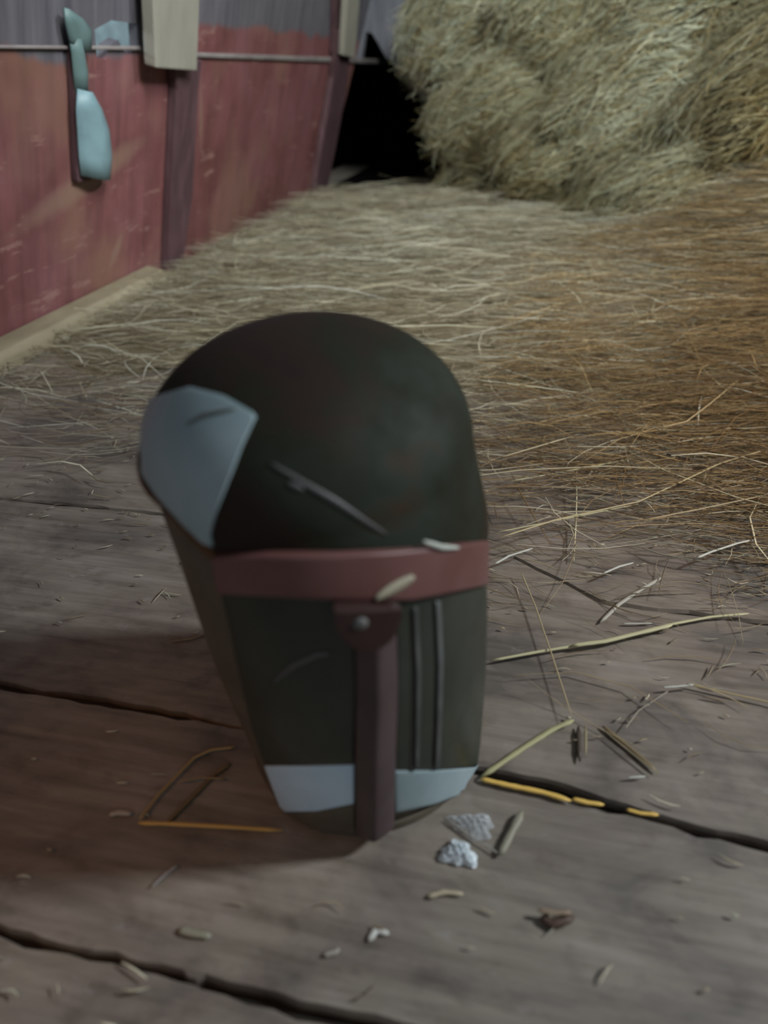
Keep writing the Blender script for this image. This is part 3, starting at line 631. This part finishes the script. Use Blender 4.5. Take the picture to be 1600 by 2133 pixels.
# half-round tab hanging from the band, with its rivet
c0 = hit(756, 1246); tab = []
arc = [(694, 1243)] + [(756 + 62 * math.cos(a), 1243 + 80 * math.sin(a)) for a in np.linspace(math.pi * 0.97, 0.03, 22)] + [(818, 1243)]
topl = [(x, 1240) for x, y in arc]
def patch_cols(name, top, bot, d0, d1, mat, nv, parent):
    T = np.array([hit(*p) for p in top]); B = np.array([hit(*p) for p in bot]); w = np.linspace(0, 1, nv)[None, :]
    V, Fs = grid_solid(B[:, :1] * (1 - w) + T[:, :1] * w, B[:, 1:] * (1 - w) + T[:, 1:] * w, d0, d1); return mesh(name, V, Fs, mat, parent)
TABM = mat_mottled('oxblood_tab', [(0.3, (0.022, 0.009, 0.008)), (0.7, (0.045, 0.018, 0.015))], 0.4, 0.0, 12, 0.5)
tabo = patch_cols('visor_tab', topl, arc, 0.0, 0.0165, TABM, 10, HEL); edge_smooth(tabo, 0.002)
hc = hit(742, 1264); ctr = body(hc[0], hc[1], 0.0163)
def dome_button(name, c, nrm, r, h_, mat, parent):
    nrm = _n(nrm); t1 = _n(np.cross(nrm, (0, 0, 1))); t2 = np.cross(nrm, t1); Vv, Ff = [], []
    for i in range(5):
        a = i / 4 * math.pi / 2; rr = r * math.cos(a) if i < 4 else r * 0.05
        for k in range(16): b = 2 * math.pi * k / 16; Vv.append(np.array(c) + t1 * rr * math.cos(b) + t2 * rr * math.sin(b) + nrm * h_ * math.sin(a))
    for i in range(4):
        for k in range(16): Ff.append((i * 16 + k, i * 16 + (k + 1) % 16, (i + 1) * 16 + (k + 1) % 16, (i + 1) * 16 + k))
    Ff.append(tuple(64 + k for k in range(16))); Ff.append(tuple(15 - k for k in range(16)))
    v_ = [p - np.array(HEL.location) * 0 for p in Vv]
    o = mesh(name, v_, Ff, mat, None); o.parent = parent; o.matrix_parent_inverse = parent.matrix_basis.inverted() if parent is HEL else (HEL.matrix_basis).inverted(); return o
rv = dome_button('rivet', ctr, body(hc[0], hc[1], 0.02) - body(hc[0], hc[1], 0), 0.0055, 0.0025, PITM, tabo)
# worn scratches and a hanging straw on the front
SCR = mat_plain('scraped_bare_metal', (0.085, 0.082, 0.080), 0.5)
def scratch(pts, w, mat=SCR, d=0.0, th=0.0007, name='scratch', parent=HEL):
    P = resample(pts, 16); top, bot = [], []
    for i in range(16):
        t = P[min(i + 1, 15)] - P[max(i - 1, 0)]; t /= np.linalg.norm(t); nn = np.array([-t[1], t[0]]); ww = w * math.sin(math.pi * (i + 0.4) / 15.8) ** 0.5
        a, b = P[i] + nn * ww, P[i] - nn * ww
        top.append(a if a[1] < b[1] else b); bot.append(b if a[1] < b[1] else a)
    return patch_cols(name, top, bot, d, d + th, mat, 3, parent)
scratch([(560, 962), (640, 1010), (700, 1045), (760, 1085), (805, 1112)], 7)
scratch([(600, 1005), (632, 1020)], 6)
scratch([(570, 1420), (610, 1385), (660, 1362), (690, 1358)], 6, d=0.001)
scratch([(395, 886), (430, 866), (495, 854)], 4, mat=PITM, d=0.0022)
STRM = mat_plain('straw_on_helmet', (0.40, 0.36, 0.26), 0.6)
sb = scratch([(776, 1232), (810, 1212), (850, 1188)], 10, STRM, 0.0066, 0.002, 'straw_leaf', None); tag(sb, 'tan straw leaf stuck to the red band of the helmet', 'straw')
sb = scratch([(868, 1116), (905, 1130), (938, 1132)], 5, mat_plain('pale_straw', (0.52, 0.54, 0.48), 0.5), 0.0066, 0.002, 'straw_leaf', None); tag(sb, 'whitish straw leaf lying on the upper edge of the helmet band', 'straw')

# ------------------------------------------------------------------ clear plastic: crumpled scrap beside the helmet foot
def plastic(name, alpha):
    n = N(name); n.done((0.75, 0.82, 0.86), 0.22); n.b.inputs['Alpha'].default_value = alpha; return n.m
def crumple(name, px, h_, mat, label, seed, nn=26):
    """low crumpled sheet: px is the outline centre and half sizes on the floor"""
    r = np.random.default_rng(seed); c = on_floor(px[0], px[1]); e = np.linalg.norm(on_floor(px[0] + px[2], px[1]) - c); e2 = np.linalg.norm(on_floor(px[0], px[1] - px[3]) - c)
    Vv = []; 
    for i in range(nn):
        for j in range(nn):
            u, v_ = i / (nn - 1) * 2 - 1, j / (nn - 1) * 2 - 1; q = max(abs(u), abs(v_)) / (math.hypot(u, v_) + 1e-6) if (u or v_) else 1
            u2, v2 = u * q, v_ * q; rr = math.hypot(u2, v2); k = 1 + 0.18 * math.sin(3 * math.atan2(v2, u2) + seed) + 0.1 * math.sin(7 * math.atan2(v2, u2))
            z = h_ * (1 - rr ** 2) * (0.55 + 0.45 * abs(math.sin(9 * u2 + 4 * v2 + seed) * math.cos(8 * v2 - 3 * u2))) + r.uniform(0, h_ * 0.14) + 0.0012
            Vv.append((c[0] + u2 * e * k, c[1] + v2 * e2 * k, z))
    Ff = [(i * nn + j, (i + 1) * nn + j, (i + 1) * nn + j + 1, i * nn + j + 1) for i in range(nn - 1) for j in range(nn - 1)]
    o = mesh(name, Vv, Ff, mat, smooth=False); m = o.modifiers.new('solid', 'SOLIDIFY'); m.thickness = 0.0006; tag(o, label, 'plastic'); return o
crumple('plastic_scrap', (955, 1782, 38, 26), 0.012, plastic('milky_plastic', 0.85), 'small crumpled white plastic scrap in front of the helmet foot', 3)
crumple('plastic_film', (985, 1722, 45, 26), 0.010, plastic('thin_clear_film', 0.22), 'thin clear film fold lying at the right foot of the helmet', 5)
